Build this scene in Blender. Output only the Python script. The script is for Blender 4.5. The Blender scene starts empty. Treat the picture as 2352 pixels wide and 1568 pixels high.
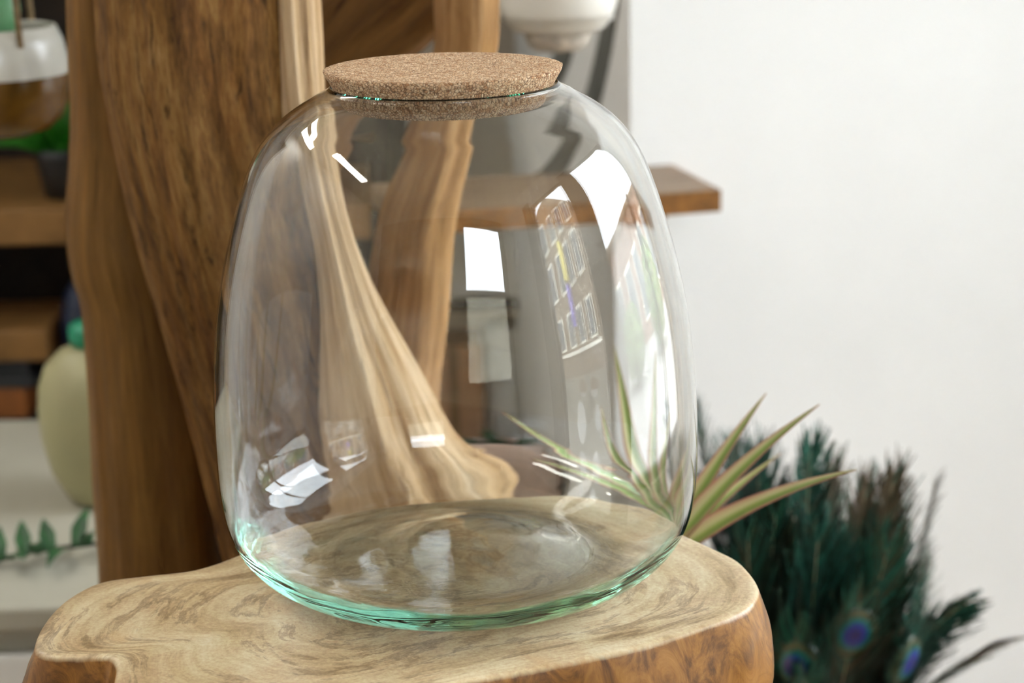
import bpy, bmesh, math, random
from mathutils import Vector, Matrix, noise

# ------------------------------------------------------------------ camera, world, exposure
sc = bpy.context.scene
COL = sc.collection
FPX, PITCH, ROLL = 4200.0, math.radians(15.9), math.radians(1.3)
cam = bpy.data.cameras.new('camera')
cam.sensor_width = 36.0
cam.lens = FPX / 2352.0 * 36.0
cam.clip_start = 0.02
cam.dof.use_dof = True
cam.dof.focus_distance = 0.985
cam.dof.aperture_fstop = 6.8
cam.dof.aperture_blades = 0
camo = bpy.data.objects.new('camera', cam)
COL.objects.link(camo)
fw = Vector((0, math.cos(PITCH), -math.sin(PITCH)))
rt = Vector((1, 0, 0))
up = rt.cross(fw)
Rv = rt * math.cos(ROLL) - up * math.sin(ROLL)
Uv = up * math.cos(ROLL) + rt * math.sin(ROLL)
M = Matrix((Rv, Uv, -fw)).transposed().to_4x4()
M.translation = Vector((0.0324, -0.9983, 0.4212))
camo.matrix_world = M
sc.camera = camo

w = bpy.data.worlds.new('overcast_sky')
sc.world = w
w.use_nodes = True
bg = w.node_tree.nodes['Background']
bg.inputs[0].default_value = (0.86, 0.93, 1.0, 1)
bg.inputs[1].default_value = 9.0

sc.view_settings.view_transform = 'Standard'
sc.view_settings.look = 'None'
sc.view_settings.gamma = 1.0
sc.view_settings.use_curve_mapping = False
sc.view_settings.exposure = 0.95
cy = sc.cycles
cy.max_bounces = 32
cy.diffuse_bounces = 3
cy.glossy_bounces = 24
cy.transmission_bounces = 32
cy.transparent_max_bounces = 12
cy.sample_clamp_indirect = 20.0
cy.use_light_tree = False
cy.use_adaptive_sampling = True
cy.adaptive_threshold = 0.14
cy.adaptive_min_samples = 20

def portal(name, loc, sy, sz):
    l = bpy.data.lights.new(name, 'AREA')
    l.shape = 'RECTANGLE'
    l.size = sz
    l.size_y = sy
    l.cycles.is_portal = True
    o = bpy.data.objects.new(name, l)
    COL.objects.link(o)
    o.location = loc
    o.rotation_euler = (0, math.radians(90), 0)   # -Z axis points to -X, into the room
    return o
WX = 1.9
portal('window_portal', (WX + .10, .65, .50), 1.6, 2.2)
fp = portal('front_window_portal', (1.125, -3.30, .975), 1.05, 1.85)
fp.rotation_euler = (math.radians(90), 0, math.radians(180))
fp.data.size, fp.data.size_y = 1.35, 1.85
portal('door_portal', (WX + .10, -1.05, .37), 1.1, 2.25)

# ------------------------------------------------------------------ helpers
def lin(c):
    return tuple((x / 12.92 if x <= .04045 else ((x + .055) / 1.055) ** 2.4) for x in (c[0] / 255, c[1] / 255, c[2] / 255)) + (1.0,)

class NT:
    def __init__(self, name):
        self.m = bpy.data.materials.new(name)
        self.m.use_nodes = True
        self.t = self.m.node_tree
        self.n = self.t.nodes
        self.b = self.n['Principled BSDF']
        self.out = self.n['Material Output']
    def add(self, typ, **kw):
        nd = self.n.new(typ)
        for k, v in kw.items():
            setattr(nd, k, v)
        return nd
    def link(self, a, b):
        self.t.links.new(a, b)
    def ramp(self, fac, stops, interp='LINEAR'):
        r = self.add('ShaderNodeValToRGB')
        r.color_ramp.interpolation = interp
        e = r.color_ramp.elements
        while len(e) < len(stops):
            e.new(0.5)
        for el, (p, c) in zip(e, stops):
            el.position = p
            el.color = lin(c) if max(c) > 1 else tuple(c) + (1,)
        self.link(fac, r.inputs[0])
        return r.outputs[0]
    def noise(self, vec, scale, detail=4, rough=.6, dist=0):
        nd = self.add('ShaderNodeTexNoise')
        nd.inputs['Scale'].default_value = scale
        nd.inputs['Detail'].default_value = detail
        nd.inputs['Roughness'].default_value = rough
        nd.inputs['Distortion'].default_value = dist
        self.link(vec, nd.inputs['Vector'])
        return nd.outputs['Fac']
    def mapv(self, vec, scale, loc=(0, 0, 0)):
        nd = self.add('ShaderNodeMapping')
        nd.inputs['Scale'].default_value = scale
        nd.inputs['Location'].default_value = loc
        self.link(vec, nd.inputs['Vector'])
        return nd.outputs[0]
    def math(self, op, a, b=None, c=None):
        nd = self.add('ShaderNodeMath', operation=op)
        for i, v in enumerate((a, b, c)):
            if v is None:
                continue
            if isinstance(v, (int, float)):
                nd.inputs[i].default_value = v
            else:
                self.link(v, nd.inputs[i])
        return nd.outputs[0]
    def mix(self, fac, a, b, blend='MIX'):
        nd = self.add('ShaderNodeMix', data_type='RGBA', blend_type=blend)
        for s, v in ((nd.inputs[0], fac), (nd.inputs[6], a), (nd.inputs[7], b)):
            if isinstance(v, (int, float)):
                s.default_value = v
            elif isinstance(v, tuple):
                s.default_value = lin(v) if max(v) > 1 else tuple(v) + (1,)
            else:
                self.link(v, s)
        return nd.outputs[2]
    def bump(self, h, strength, dist):
        nd = self.add('ShaderNodeBump')
        nd.inputs['Strength'].default_value = strength
        nd.inputs['Distance'].default_value = dist
        self.link(h, nd.inputs['Height'])
        self.link(nd.outputs[0], self.b.inputs['Normal'])
    def obj(self):
        return self.add('ShaderNodeTexCoord').outputs['Object']
    def attr(self, name):
        return self.add('ShaderNodeAttribute', attribute_name=name)
    def col(self, c):
        if isinstance(c, tuple):
            self.b.inputs['Base Color'].default_value = lin(c)
        else:
            self.link(c, self.b.inputs['Base Color'])
    def rough(self, r):
        if isinstance(r, (int, float)):
            self.b.inputs['Roughness'].default_value = r
        else:
            self.link(r, self.b.inputs['Roughness'])

def plain(name, c, rough=.6, var=.06, scale=12, spec=.5, bump=0):
    t = NT(name)
    o = t.obj()
    f = t.noise(o, scale, 4)
    lo = tuple(max(0, x * (1 - var)) for x in c)
    hi = tuple(min(255, x * (1 + var)) for x in c)
    t.col(t.ramp(f, [(.3, lo), (.7, hi)]))
    t.rough(rough)
    t.b.inputs['Specular IOR Level'].default_value = spec
    if bump:
        t.bump(t.noise(o, scale * 8, 5), bump, .002)
    return t.m

def emit(name, c, s):
    t = NT(name)
    t.col((240, 240, 240))
    t.b.inputs['Emission Color'].default_value = lin(c)
    t.b.inputs['Emission Strength'].default_value = s
    return t.m

def mesh_obj(name, verts, faces, mat, parent=None, smooth=True, attrs=None, loc=None):
    me = bpy.data.meshes.new(name)
    me.from_pydata([tuple(v) for v in verts], [], faces)
    if attrs:
        for an, vals in attrs.items():
            if isinstance(vals[0], (int, float)):
                a = me.attributes.new(an, 'FLOAT', 'POINT')
                a.data.foreach_set('value', list(vals))
            else:
                a = me.attributes.new(an, 'FLOAT_VECTOR', 'POINT')
                a.data.foreach_set('vector', [x for v in vals for x in v])
    if smooth:
        me.polygons.foreach_set('use_smooth', [True] * len(me.polygons))
    if mat:
        me.materials.append(mat)
    me.update()
    o = bpy.data.objects.new(name, me)
    COL.objects.link(o)
    if parent:
        o.parent = parent
    if loc:
        o.location = loc
    return o

def empty(name, loc=(0, 0, 0), rz=0):
    o = bpy.data.objects.new(name, None)
    o.empty_display_size = .05
    COL.objects.link(o)
    o.location = loc
    o.rotation_euler = (0, 0, rz)
    return o

def tag(o, label=None, cat=None, group=None, kind=None):
    if label: o['label'] = label
    if cat: o['category'] = cat
    if group: o['group'] = group
    if kind: o['kind'] = kind
    return o

class MB:
    """collects shapes of ONE part"""
    def __init__(self):
        self.v, self.f = [], []
    def add(self, v, f):
        k = len(self.v)
        self.v += [Vector(p) for p in v]
        self.f += [tuple(i + k for i in q) for q in f]
        return self
    def box(self, x0, x1, y0, y1, z0, z1, bev=0.0, seg=2):
        if bev <= 0:
            v = [(x, y, z) for x in (x0, x1) for y in (y0, y1) for z in (z0, z1)]
            f = [(0, 1, 3, 2), (4, 6, 7, 5), (0, 4, 5, 1), (2, 3, 7, 6), (0, 2, 6, 4), (1, 5, 7, 3)]
            return self.add(v, f)
        bm = bmesh.new()
        bmesh.ops.create_cube(bm, size=1)
        for q in bm.verts:
            q.co = Vector(((x0 + x1) / 2 + q.co.x * (x1 - x0), (y0 + y1) / 2 + q.co.y * (y1 - y0), (z0 + z1) / 2 + q.co.z * (z1 - z0)))
        bmesh.ops.bevel(bm, geom=bm.edges[:], offset=bev, segments=seg, affect='EDGES', profile=.5)
        bm.verts.index_update()
        self.add([q.co.copy() for q in bm.verts], [tuple(q.index for q in p.verts) for p in bm.faces])
        bm.free()
        return self
    def lathe(self, prof, n=48, cx=0, cy=0):
        """prof (r,z) from bottom centre outwards; r==0 closes to a pole"""
        v, f, rows = [], [], []
        for r, z in prof:
            if r < 1e-7:
                rows.append([len(v)])
                v.append((cx, cy, z))
            else:
                rows.append(list(range(len(v), len(v) + n)))
                v += [(cx + r * math.cos(2 * math.pi * i / n), cy + r * math.sin(2 * math.pi * i / n), z) for i in range(n)]
        for a, b in zip(rows[:-1], rows[1:]):
            for i in range(n):
                j = (i + 1) % n
                if len(a) == 1 and len(b) == 1:
                    continue
                if len(a) == 1:
                    f.append((a[0], b[j], b[i]))
                elif len(b) == 1:
                    f.append((a[i], a[j], b[0]))
                else:
                    f.append((a[i], a[j], b[j], b[i]))
        return self.add(v, f)
    def tube(self, pts, rad, n=8):
        pts = [Vector(p) for p in pts]
        if isinstance(rad, (int, float)):
            rad = [rad] * len(pts)
        fr = frames(pts)
        v, f = [], []
        for p, (t, a, b), r in zip(pts, fr, rad):
            for i in range(n):
                th = 2 * math.pi * i / n
                v.append(p + a * (r * math.cos(th)) + b * (r * math.sin(th)))
        for k in range(len(pts) - 1):
            for i in range(n):
                j = (i + 1) % n
                f.append((k * n + i, k * n + j, (k + 1) * n + j, (k + 1) * n + i))
        f.append(tuple(range(n))[::-1])
        f.append(tuple((len(pts) - 1) * n + i for i in range(n)))
        return self.add(v, f)
    def build(self, name, mat, parent=None, smooth=False, loc=None):
        return mesh_obj(name, self.v, self.f, mat, parent, smooth, loc=loc)

def frames(pts):
    out = []
    ref = None
    for i, p in enumerate(pts):
        t = (pts[min(i + 1, len(pts) - 1)] - pts[max(i - 1, 0)]).normalized()
        if ref is None:
            a = Vector((1, 0, 0)) if abs(t.x) < .8 else Vector((0, 1, 0))
            ref = a
        a = (ref - t * ref.dot(t)).normalized()
        ref = a
        out.append((t, a, t.cross(a)))
    return out

def crom(pts, n, closed=False):
    pts = [Vector(p) for p in pts]
    N = len(pts)
    out = []
    rng = range(N if closed else N - 1)
    for i in rng:
        if closed:
            a, b, c, d = pts[(i - 1) % N], pts[i], pts[(i + 1) % N], pts[(i + 2) % N]
        else:
            b, c = pts[i], pts[i + 1]
            a = pts[i - 1] if i > 0 else b * 2 - c
            d = pts[i + 2] if i + 2 < N else c * 2 - b
        for k in range(n):
            t = k / n
            out.append(.5 * ((2 * b) + (c - a) * t + (2 * a - 5 * b + 4 * c - d) * t * t + (3 * b - a - 3 * c + d) * t ** 3))
    if not closed:
        out.append(pts[-1])
    return out

# ------------------------------------------------------------------ materials
M_wall = plain('white_wall_paint', (240, 240, 238), .7, .012, 3, .3)
M_wallw = plain('cream_wall_paint', (228, 220, 205), .7, .02, 3, .3)
M_taupe = plain('taupe_wall_paint', (128, 118, 104), .7, .03, 3, .3)
M_ceil = plain('ceiling_paint', (225, 222, 214), .8, .02, 3, .3)
M_floor = plain('floor_boards_brown', (150, 125, 98), .45, .12, 6, .4)
M_frame = plain('dark_window_frame', (58, 54, 48), .45, .1, 10)
M_street = plain('grey_pavement', (140, 138, 132), .8, .1, 2)
M_stone = plain('facade_stone', (118, 102, 84), .8, .08, 2)
M_brick = plain('brown_brick', (120, 92, 76), .8, .12, 3)
M_fglass = plain('facade_window_glass', (70, 78, 84), .15, .1, 2)
M_cream = plain('cream_board', (226, 220, 202), .45, .02, 6)
M_white = plain('white_lacquer', (232, 231, 226), .4, .015, 6)
M_cab = plain('off_white_cabinet_paint', (172, 168, 152), .5, .03, 6)
M_ceramic = plain('white_ceramic_glaze', (228, 224, 214), .18, .02, 10, .5)
M_rim = plain('grey_white_glaze', (196, 193, 182), .25, .03, 10)
M_stoneware = plain('mottled_grey_saucer', (182, 172, 158), .6, .22, 90, .4)
M_metal = plain('dark_metal', (52, 54, 56), .4, .1, 20)
M_dark = plain('dark_stained_wood', (40, 31, 22), .55, .3, 14, .3)
M_tan = plain('tan_board', (146, 108, 62), .5, .12, 14, .4)
M_brownboard = plain('orange_brown_board', (150, 92, 48), .55, .15, 14, .4)
M_edge = plain('amber_plank_edge', (132, 88, 38), .5, .18, 60, .4)
M_card = plain('brown_cardboard', (196, 148, 104), .8, .06, 20, .2)
M_pink = plain('pale_pink_clay', (232, 206, 192), .65, .05, 20, .3)
M_bucket = plain('cream_plastic', (168, 162, 122), .45, .03, 10, .4)
M_teal = plain('teal_plastic', (24, 140, 104), .45, .06, 12)
M_navy = plain('navy_glaze', (34, 44, 72), .3, .1, 12)
M_amber = plain('amber_brown_glaze', (96, 66, 24), .2, .22, 30)
M_cord = plain('twine', (150, 128, 96), .85, .15, 200, .2)
M_succ = plain('succulent_green', (92, 146, 98), .45, .12, 30)
M_leaf = plain('bright_leaf_green', (36, 104, 20), .45, .25, 40)
M_dleaf = plain('deep_leaf_green', (36, 78, 40), .45, .25, 40)
M_bush = plain('hedge_green', (92, 116, 60), .7, .3, 8)
M_soil = plain('potting_soil', (52, 38, 28), .9, .3, 80)
M_terra = plain('terracotta', (176, 108, 74), .75, .08, 20)
M_purple = plain('lilac_sign_paint', (120, 104, 190), .5, .05, 6)
M_yellow = plain('yellow_sign_paint', (230, 214, 110), .5, .05, 6)
M_lamp = emit('led_diffuser', (255, 250, 240), 14.0)
M_stripe = plain('grey_arc_paint', (112, 113, 108), .7, .05, 10, .3)

def pane_mat():
    t = NT('window_pane_glass')
    t.n.remove(t.b)
    tr = t.add('ShaderNodeBsdfTransparent')
    gl = t.add('ShaderNodeBsdfGlossy')
    gl.inputs['Roughness'].default_value = 0.0
    fr = t.add('ShaderNodeFresnel')
    fr.inputs[0].default_value = 1.45
    mx = t.add('ShaderNodeMixShader')
    t.link(fr.outputs[0], mx.inputs[0]); t.link(tr.outputs[0], mx.inputs[1]); t.link(gl.outputs[0], mx.inputs[2])
    t.link(mx.outputs[0], t.out.inputs[0])
    return t.m
M_pane = pane_mat()

def glass_mat():
    t = NT('recycled_clear_glass')
    t.n.remove(t.b)
    g = t.add('ShaderNodeBsdfGlass')
    g.inputs['Color'].default_value = (1, 1, 1, 1)
    g.inputs['Roughness'].default_value = 0.0
    g.inputs['IOR'].default_value = 1.5
    va = t.add('ShaderNodeVolumeAbsorption')
    va.inputs['Color'].default_value = (0.22, 0.88, 0.72, 1)
    va.inputs['Density'].default_value = 6.0
    t.link(g.outputs[0], t.out.inputs[0])
    t.link(va.outputs[0], t.out.inputs[1])
    return t.m
M_glass = glass_mat()

def film_mat():
    t = NT('white_translucent_film')
    t.n.remove(t.b)
    o = t.obj()
    df = t.add('ShaderNodeBsdfDiffuse'); tl = t.add('ShaderNodeBsdfTranslucent')
    c = t.ramp(t.noise(o, 6, 3), [(.3, (236, 232, 218)), (.7, (246, 243, 232))])
    t.link(c, df.inputs[0]); t.link(c, tl.inputs[0])
    mx = t.add('ShaderNodeMixShader'); mx.inputs[0].default_value = .75
    t.link(df.outputs[0], mx.inputs[1]); t.link(tl.outputs[0], mx.inputs[2]); t.link(mx.outputs[0], t.out.inputs[0])
    return t.m
M_film = film_mat()
def cork_mat():
    t = NT('pressed_cork')
    o = t.obj()
    d = t.add('ShaderNodeVectorMath', operation='ADD')
    nz = t.add('ShaderNodeTexNoise'); nz.inputs['Scale'].default_value = 500
    t.link(o, nz.inputs['Vector'])
    sc_ = t.add('ShaderNodeVectorMath', operation='SCALE'); sc_.inputs['Scale'].default_value = .0014
    t.link(nz.outputs['Color'], sc_.inputs[0]); t.link(o, d.inputs[0]); t.link(sc_.outputs[0], d.inputs[1])
    v1 = t.add('ShaderNodeTexVoronoi'); v1.inputs['Scale'].default_value = 620
    t.link(d.outputs[0], v1.inputs['Vector'])
    v2 = t.add('ShaderNodeTexVoronoi', feature='DISTANCE_TO_EDGE'); v2.inputs['Scale'].default_value = 620
    t.link(d.outputs[0], v2.inputs['Vector'])
    sp = t.add('ShaderNodeSeparateColor'); t.link(v1.outputs['Color'], sp.inputs[0])
    c = t.ramp(sp.outputs[0], [(0, (178, 140, 108)), (.3, (212, 178, 146)), (.7, (226, 197, 167)), (1, (240, 216, 190))])
    gap = t.math('LESS_THAN', t.math('ADD', v2.outputs['Distance'], t.math('MULTIPLY', t.noise(o, 160, 3), -.16)), .0)
    n2 = t.noise(o, 900, 3)
    c = t.mix(t.math('MULTIPLY', gap, .7), c, (80, 50, 30))
    c = t.mix(.35, c, t.ramp(n2, [(.3, (150, 120, 92)), (.65, (250, 228, 200))]), 'OVERLAY')
    t.col(c)
    t.rough(.85)
    t.b.inputs['Specular IOR Level'].default_value = .2
    h = t.math('ADD', t.math('MINIMUM', v2.outputs['Distance'], .18), t.math('MULTIPLY', n2, .12))
    t.bump(h, .8, .0022)
    return t.m
M_cork = cork_mat()

def wood_mat(name, stops, streak=(70, 5), bump=.5, rough=.6, dark=(62, 36, 16), darkamt=.75, hue=.0):
    t = NT(name)
    g = t.attr('grain').outputs['Vector']
    a = t.noise(t.mapv(g, (streak[0], streak[0], streak[1])), 1, 7, .68, .7)
    b = t.noise(t.mapv(g, (streak[0] * .28, streak[0] * .28, streak[1] * .6), (3, 1, 7)), 1, 3, .5, 1.2)
    f = t.noise(t.mapv(g, (streak[0] * 5, streak[0] * 5, streak[1] * 6)), 1, 6, .7, .3)
    v = t.math('ADD', t.math('MULTIPLY', a, .46), t.math('ADD', t.math('MULTIPLY', b, .28), t.math('MULTIPLY', f, .26)))
    c = t.ramp(v, stops)
    # broad tone shift between reddish and greyish wood
    hn = t.noise(t.mapv(g, (26, 26, 7), (2, 8, 5)), 1, 3, .5, .8)
    c = t.mix(hue, c, t.ramp(hn, [(.36, (206, 180, 160)), (.5, (188, 188, 188)), (.64, (186, 184, 178))]), 'OVERLAY')
    # dark checks and stains following the grain
    k = t.noise(t.mapv(g, (streak[0] * 1.1, streak[0] * 1.1, streak[1] * 1.6), (9, 4, 2)), 1, 6, .72, 1.5)
    kk = t.ramp(k, [(.57, (0, 0, 0)), (.66, (1, 1, 1))])
    c = t.mix(t.math('MULTIPLY', kk, darkamt), c, dark)
    t.col(c)
    t.rough(rough)
    t.b.inputs['Specular IOR Level'].default_value = .22
    h = t.math('ADD', t.math('ADD', t.math('MULTIPLY', a, .6), t.math('MULTIPLY', f, .45)), t.math('MULTIPLY', kk, -.4))
    t.bump(h, bump, .006)
    return t.m
TEAK = [(.34, (48, 28, 12)), (.43, (98, 64, 28)), (.51, (134, 94, 46)), (.59, (164, 124, 70)), (.68, (200, 162, 108))]
TEAK_S = [(.32, (66, 40, 14)), (.45, (104, 72, 30)), (.55, (126, 90, 42)), (.68, (150, 114, 60))]
PALE_LIT = [(.34, (150, 108, 66)), (.44, (198, 160, 114)), (.54, (222, 190, 148)), (.66, (238, 214, 180))]  # pale wood, with window light and glass haze put into the colour
M_limbA = wood_mat('rough_teak', TEAK, (95, 12), 1.0, .7, hue=.22)
M_limbB = wood_mat('smooth_teak', TEAK_S, (45, 3.6), .35, .5, darkamt=.5, hue=.15)
M_limbC = wood_mat('pale_lit_teak', PALE_LIT, (75, 5), .7, .55, (110, 72, 40), .45, hue=.0)
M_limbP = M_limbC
M_limbC = wood_mat('mid_teak', [(.34, (122, 82, 42)), (.44, (168, 124, 74)), (.54, (196, 152, 100)), (.66, (222, 186, 140))], (70, 5), .6, .55, (96, 60, 30), .5)
M_limbD = wood_mat('brown_teak', [(.30, (60, 38, 16)), (.45, (100, 66, 30)), (.55, (124, 86, 42)), (.68, (150, 108, 60))], (60, 5), .5, .6)
M_plank = wood_mat('plank_teak', [(.30, (96, 74, 54)), (.45, (124, 100, 76)), (.55, (142, 116, 90)), (.68, (162, 136, 108))], (60, 6), .25, .35)

def slab_mat():
    t = NT('cross_cut_teak_slab')
    o = t.obj()
    s = t.attr('edge').outputs['Fac']
    flat = t.mapv(o, (1, 1, 0))
    n1 = t.noise(flat, 9, 3, .55, .4)
    n2 = t.noise(flat, 60, 5, .65)
    n3 = t.noise(flat, 420, 3, .6)
    pol = t.attr('polar').outputs['Vector']
    wv = t.add('ShaderNodeVectorMath', operation='ADD')
    nzc = t.add('ShaderNodeTexNoise'); nzc.inputs['Scale'].default_value = 7.0; nzc.inputs['Detail'].default_value = 4
    t.link(flat, nzc.inputs['Vector'])
    wsc = t.add('ShaderNodeVectorMath', operation='MULTIPLY'); wsc.inputs[1].default_value = (.25, .25, .26)
    t.link(nzc.outputs['Color'], wsc.inputs[0]); t.link(pol, wv.inputs[0]); t.link(wsc.outputs[0], wv.inputs[1])
    pw = wv.outputs[0]
    r1 = t.noise(t.mapv(pw, (1.1, 1.1, 7)), 1, 4, .6, .3)
    r2 = t.noise(t.mapv(pw, (2.6, 2.6, 40), (4, 2, 0)), 1, 6, .7, .2)
    r3 = t.noise(t.mapv(pw, (1.2, 1.2, 8), (8, 1, 3)), 1, 8, .66, .2)
    base = t.ramp(t.math('ADD', t.math('MULTIPLY', r1, .62), t.math('MULTIPLY', r2, .38)),
                  [(.34, (166, 142, 106)), (.45, (200, 178, 142)), (.56, (218, 200, 168)), (.68, (232, 218, 192))])
    dk = t.ramp(r3, [(.53, (0, 0, 0)), (.572, (.9, .9, .9)), (.58, (.9, .9, .9)), (.63, (0, 0, 0))])
    base = t.mix(t.math('MULTIPLY', dk, .58), base, (120, 92, 64))
    base = t.mix(.6, base, t.ramp(t.noise(flat, 24, 5, .7, 1.0), [(.35, (164, 158, 148)), (.65, (208, 205, 200))]), 'OVERLAY')
    base = t.mix(.5, base, t.ramp(n3, [(.3, (150, 143, 134)), (.7, (216, 214, 208))]), 'OVERLAY')
    orange = t.ramp(t.noise(t.mapv(o, (1, 1, 0), (5, 3, 0)), 17, 3, .5), [(.62, (0, 0, 0)), (.74, (1, 1, 1))])
    base = t.mix(t.math('MULTIPLY', orange, .4), base, (210, 160, 102))
    # side of the slab: oiled heartwood
    side_v = t.mapv(o, (46, 46, 26))
    sa = t.noise(side_v, 1, 7, .68, 1.8)
    sb = t.noise(o, 16, 3, .5, .6)
    sidec = t.ramp(t.math('ADD', t.math('MULTIPLY', sa, .55), t.math('MULTIPLY', sb, .45)),
                   [(.36, (48, 28, 12)), (.45, (104, 66, 28)), (.54, (150, 102, 46)), (.66, (180, 132, 70))])
    xyz = t.add('ShaderNodeSeparateXYZ'); t.link(o, xyz.inputs[0])
    z = t.math('ADD', xyz.outputs[2], t.math('MULTIPLY', t.math('SUBTRACT', n2, .5), .003))
    mr = t.add('ShaderNodeMapRange'); t.link(z, mr.inputs[0])
    mr.inputs[1].default_value = -.0004; mr.inputs[2].default_value = -.0030
    mr.inputs[3].default_value = 0; mr.inputs[4].default_value = 1
    t.col(t.mix(mr.outputs[0], base, sidec))
    t.rough(.36)
    t.b.inputs['Specular IOR Level'].default_value = .45
    t.bump(t.math('ADD', t.math('MULTIPLY', n3, .5), t.math('MULTIPLY', n2, .5)), .12, .002)
    return t.m
M_slab = slab_mat()

def drac_mat():
    t = NT('red_edged_leaf')
    u = t.attr('across').outputs['Fac']
    g = t.attr('grain').outputs['Vector']
    n = t.noise(t.mapv(g, (900, 900, 8)), 1, 3)
    uu = t.math('ADD', t.math('MULTIPLY', t.math('ADD', u, 1.0), .5), t.math('MULTIPLY', t.math('SUBTRACT', n, .5), .12))
    t.col(t.ramp(uu, [(.02, (176, 112, 100)), (.12, (198, 176, 138)), (.34, (200, 200, 148)), (.5, (146, 166, 88)), (.68, (106, 142, 54)), (.9, (150, 150, 100)), (.98, (172, 116, 102))]))
    t.rough(.38)
    return t.m
M_drac = drac_mat()

def feather_mat():
    t = NT('peacock_barbs')
    a = t.attr('tone').outputs['Fac']
    t.col(t.ramp(a, [(0, (10, 16, 14)), (.3, (16, 40, 32)), (.5, (22, 66, 54)), (.66, (48, 112, 96)), (.8, (66, 62, 42)), (1, (92, 78, 58))]))
    t.rough(.42)
    t.b.inputs['Specular IOR Level'].default_value = .6
    return t.m
M_feather = feather_mat()
M_shaft = plain('feather_quill', (168, 152, 118), .5, .08, 40)
def eye_mat():
    t = NT('peacock_eye')
    a = t.attr('tone').outputs['Fac']
    t.col(t.ramp(a, [(0, (14, 12, 60)), (.3, (28, 32, 130)), (.42, (22, 60, 130)), (.50, (20, 104, 112)), (.62, (24, 96, 84)), (.74, (84, 78, 46)), (.9, (62, 74, 46)), (1, (34, 70, 54))]))
    t.rough(.3)
    t.b.inputs['Specular IOR Level'].default_value = .7
    return t.m
M_eye = eye_mat()

# ------------------------------------------------------------------ the setting
FZ, CZ = -.75, 2.0
def struct(name, mb, m, **k):
    o = mb.build(name, m, **k)
    o['kind'] = 'structure'
    return o
struct('floor', MB().box(-2.3, 2.0, -3.3, 3.2, FZ - .1, FZ), M_floor)
struct('ceiling', MB().box(-2.3, 2.0, -3.3, 3.2, CZ, CZ + .1), M_ceil)
struct('wall_left', MB().box(-2.3, -2.2, -3.3, 3.2, FZ, CZ), M_wall)
FX0, FX1, FZ0, FZ1 = .45, 1.80, .05, 1.90
struct('wall_front', MB().box(-2.2, FX0, -3.3, -3.2, FZ, CZ).box(FX1, WX, -3.3, -3.2, FZ, CZ).box(FX0, FX1, -3.3, -3.2, FZ, FZ0).box(FX0, FX1, -3.3, -3.2, FZ1, CZ), M_taupe)
struct('wall_rear', MB().box(-2.2, WX, 3.1, 3.2, FZ, CZ), M_wallw)
DY0, DY1, DZ1 = -1.6, -.5, 1.5
WY0, WY1, WZ0, WZ1 = -.15, 1.45, -.60, 1.6
mb = MB()
mb.box(WX, WX + .1, -3.3, DY0, FZ, CZ)
mb.box(WX, WX + .1, DY0, DY1, DZ1, CZ)
mb.box(WX, WX + .1, DY1, WY0, FZ, CZ)
mb.box(WX, WX + .1, WY0, WY1, FZ, WZ0)
mb.box(WX, WX + .1, WY0, WY1, WZ1, CZ)
mb.box(WX, WX + .1, WY1, 3.2, FZ, CZ)
struct('wall_right', mb, M_wall)
for k_, (ya, yb) in enumerate(((DY0 - .28, DY0), (DY1, WY0))):
    struct('trim_%d' % (k_ + 1), MB().box(WX - .02, WX, ya, yb, FZ, 1.62), M_frame)
def opening(name, y0, y1, z0, z1, mull, handle=False):
    root = empty(name, (WX + .05, (y0 + y1) / 2, z0))
    root['kind'] = 'structure'
    hw, h, t = (y1 - y0) / 2, z1 - z0, .05
    f = MB()
    f.box(-.03, .03, -hw, -hw + t, 0, h); f.box(-.03, .03, hw - t, hw, 0, h)
    f.box(-.03, .03, -hw + t, hw - t, 0, t); f.box(-.03, .03, -hw + t, hw - t, h - t, h)
    f.build('frame', M_frame, root)
    ys = [-hw + t] + mull + [hw - t]
    for m_ in mull:
        MB().box(-.025, .025, m_ - .02, m_ + .02, t, h - t).build('mullion', M_frame, root)
    for a, b in zip(ys[:-1], ys[1:]):
        MB().box(-.003, .003, a, b, t, h - t).build('pane', M_pane, root)
    if handle:
        MB().tube([(-.03, -hw + .09, .85), (-.07, -hw + .09, .87), (-.07, -hw + .09, 1.13), (-.03, -hw + .09, 1.15)], .01).build('handle', M_metal, root)
    return root
opening('window_1', WY0, WY1, WZ0, WZ1, [.30])
door = opening('door_1', DY0, DY1, FZ, DZ1, [], True)

w2 = empty('window_2', ((FX0 + FX1) / 2, -3.25, FZ0))
w2['kind'] = 'structure'
hw_, hh_ = (FX1 - FX0) / 2, FZ1 - FZ0
MB().box(-hw_, -hw_ + .05, -.03, .03, 0, hh_).box(hw_ - .05, hw_, -.03, .03, 0, hh_).box(-hw_ + .05, hw_ - .05, -.03, .03, 0, .05).box(-hw_ + .05, hw_ - .05, -.03, .03, hh_ - .05, hh_).build('frame', M_frame, w2)
MB().box(-hw_ + .05, hw_ - .05, -.028, .028, 1.02, 1.08).build('transom_bar', M_frame, w2)
for za_, zb_ in ((.05, 1.02), (1.08, hh_ - .05)):
    MB().box(-hw_ + .05, hw_ - .05, -.003, .003, za_, zb_).build('pane', M_pane, w2)
MB().box(-hw_ + .05, hw_ - .05, .0035, .0042, .05, 1.02).build('muting_film', M_film, w2)  # added film, mutes the daylight from the lower pane

# thick white partition behind the stand; its shaded end shows as a grey strip
YAW = math.radians(14)
PC = (.177, 1.13)
part = empty('wall_back', (PC[0], PC[1], FZ), YAW)
part['kind'] = 'structure'
MB().box(0, 1.76, 0, .54, 0, CZ - FZ).build('wall_face', M_wall, part)
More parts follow.
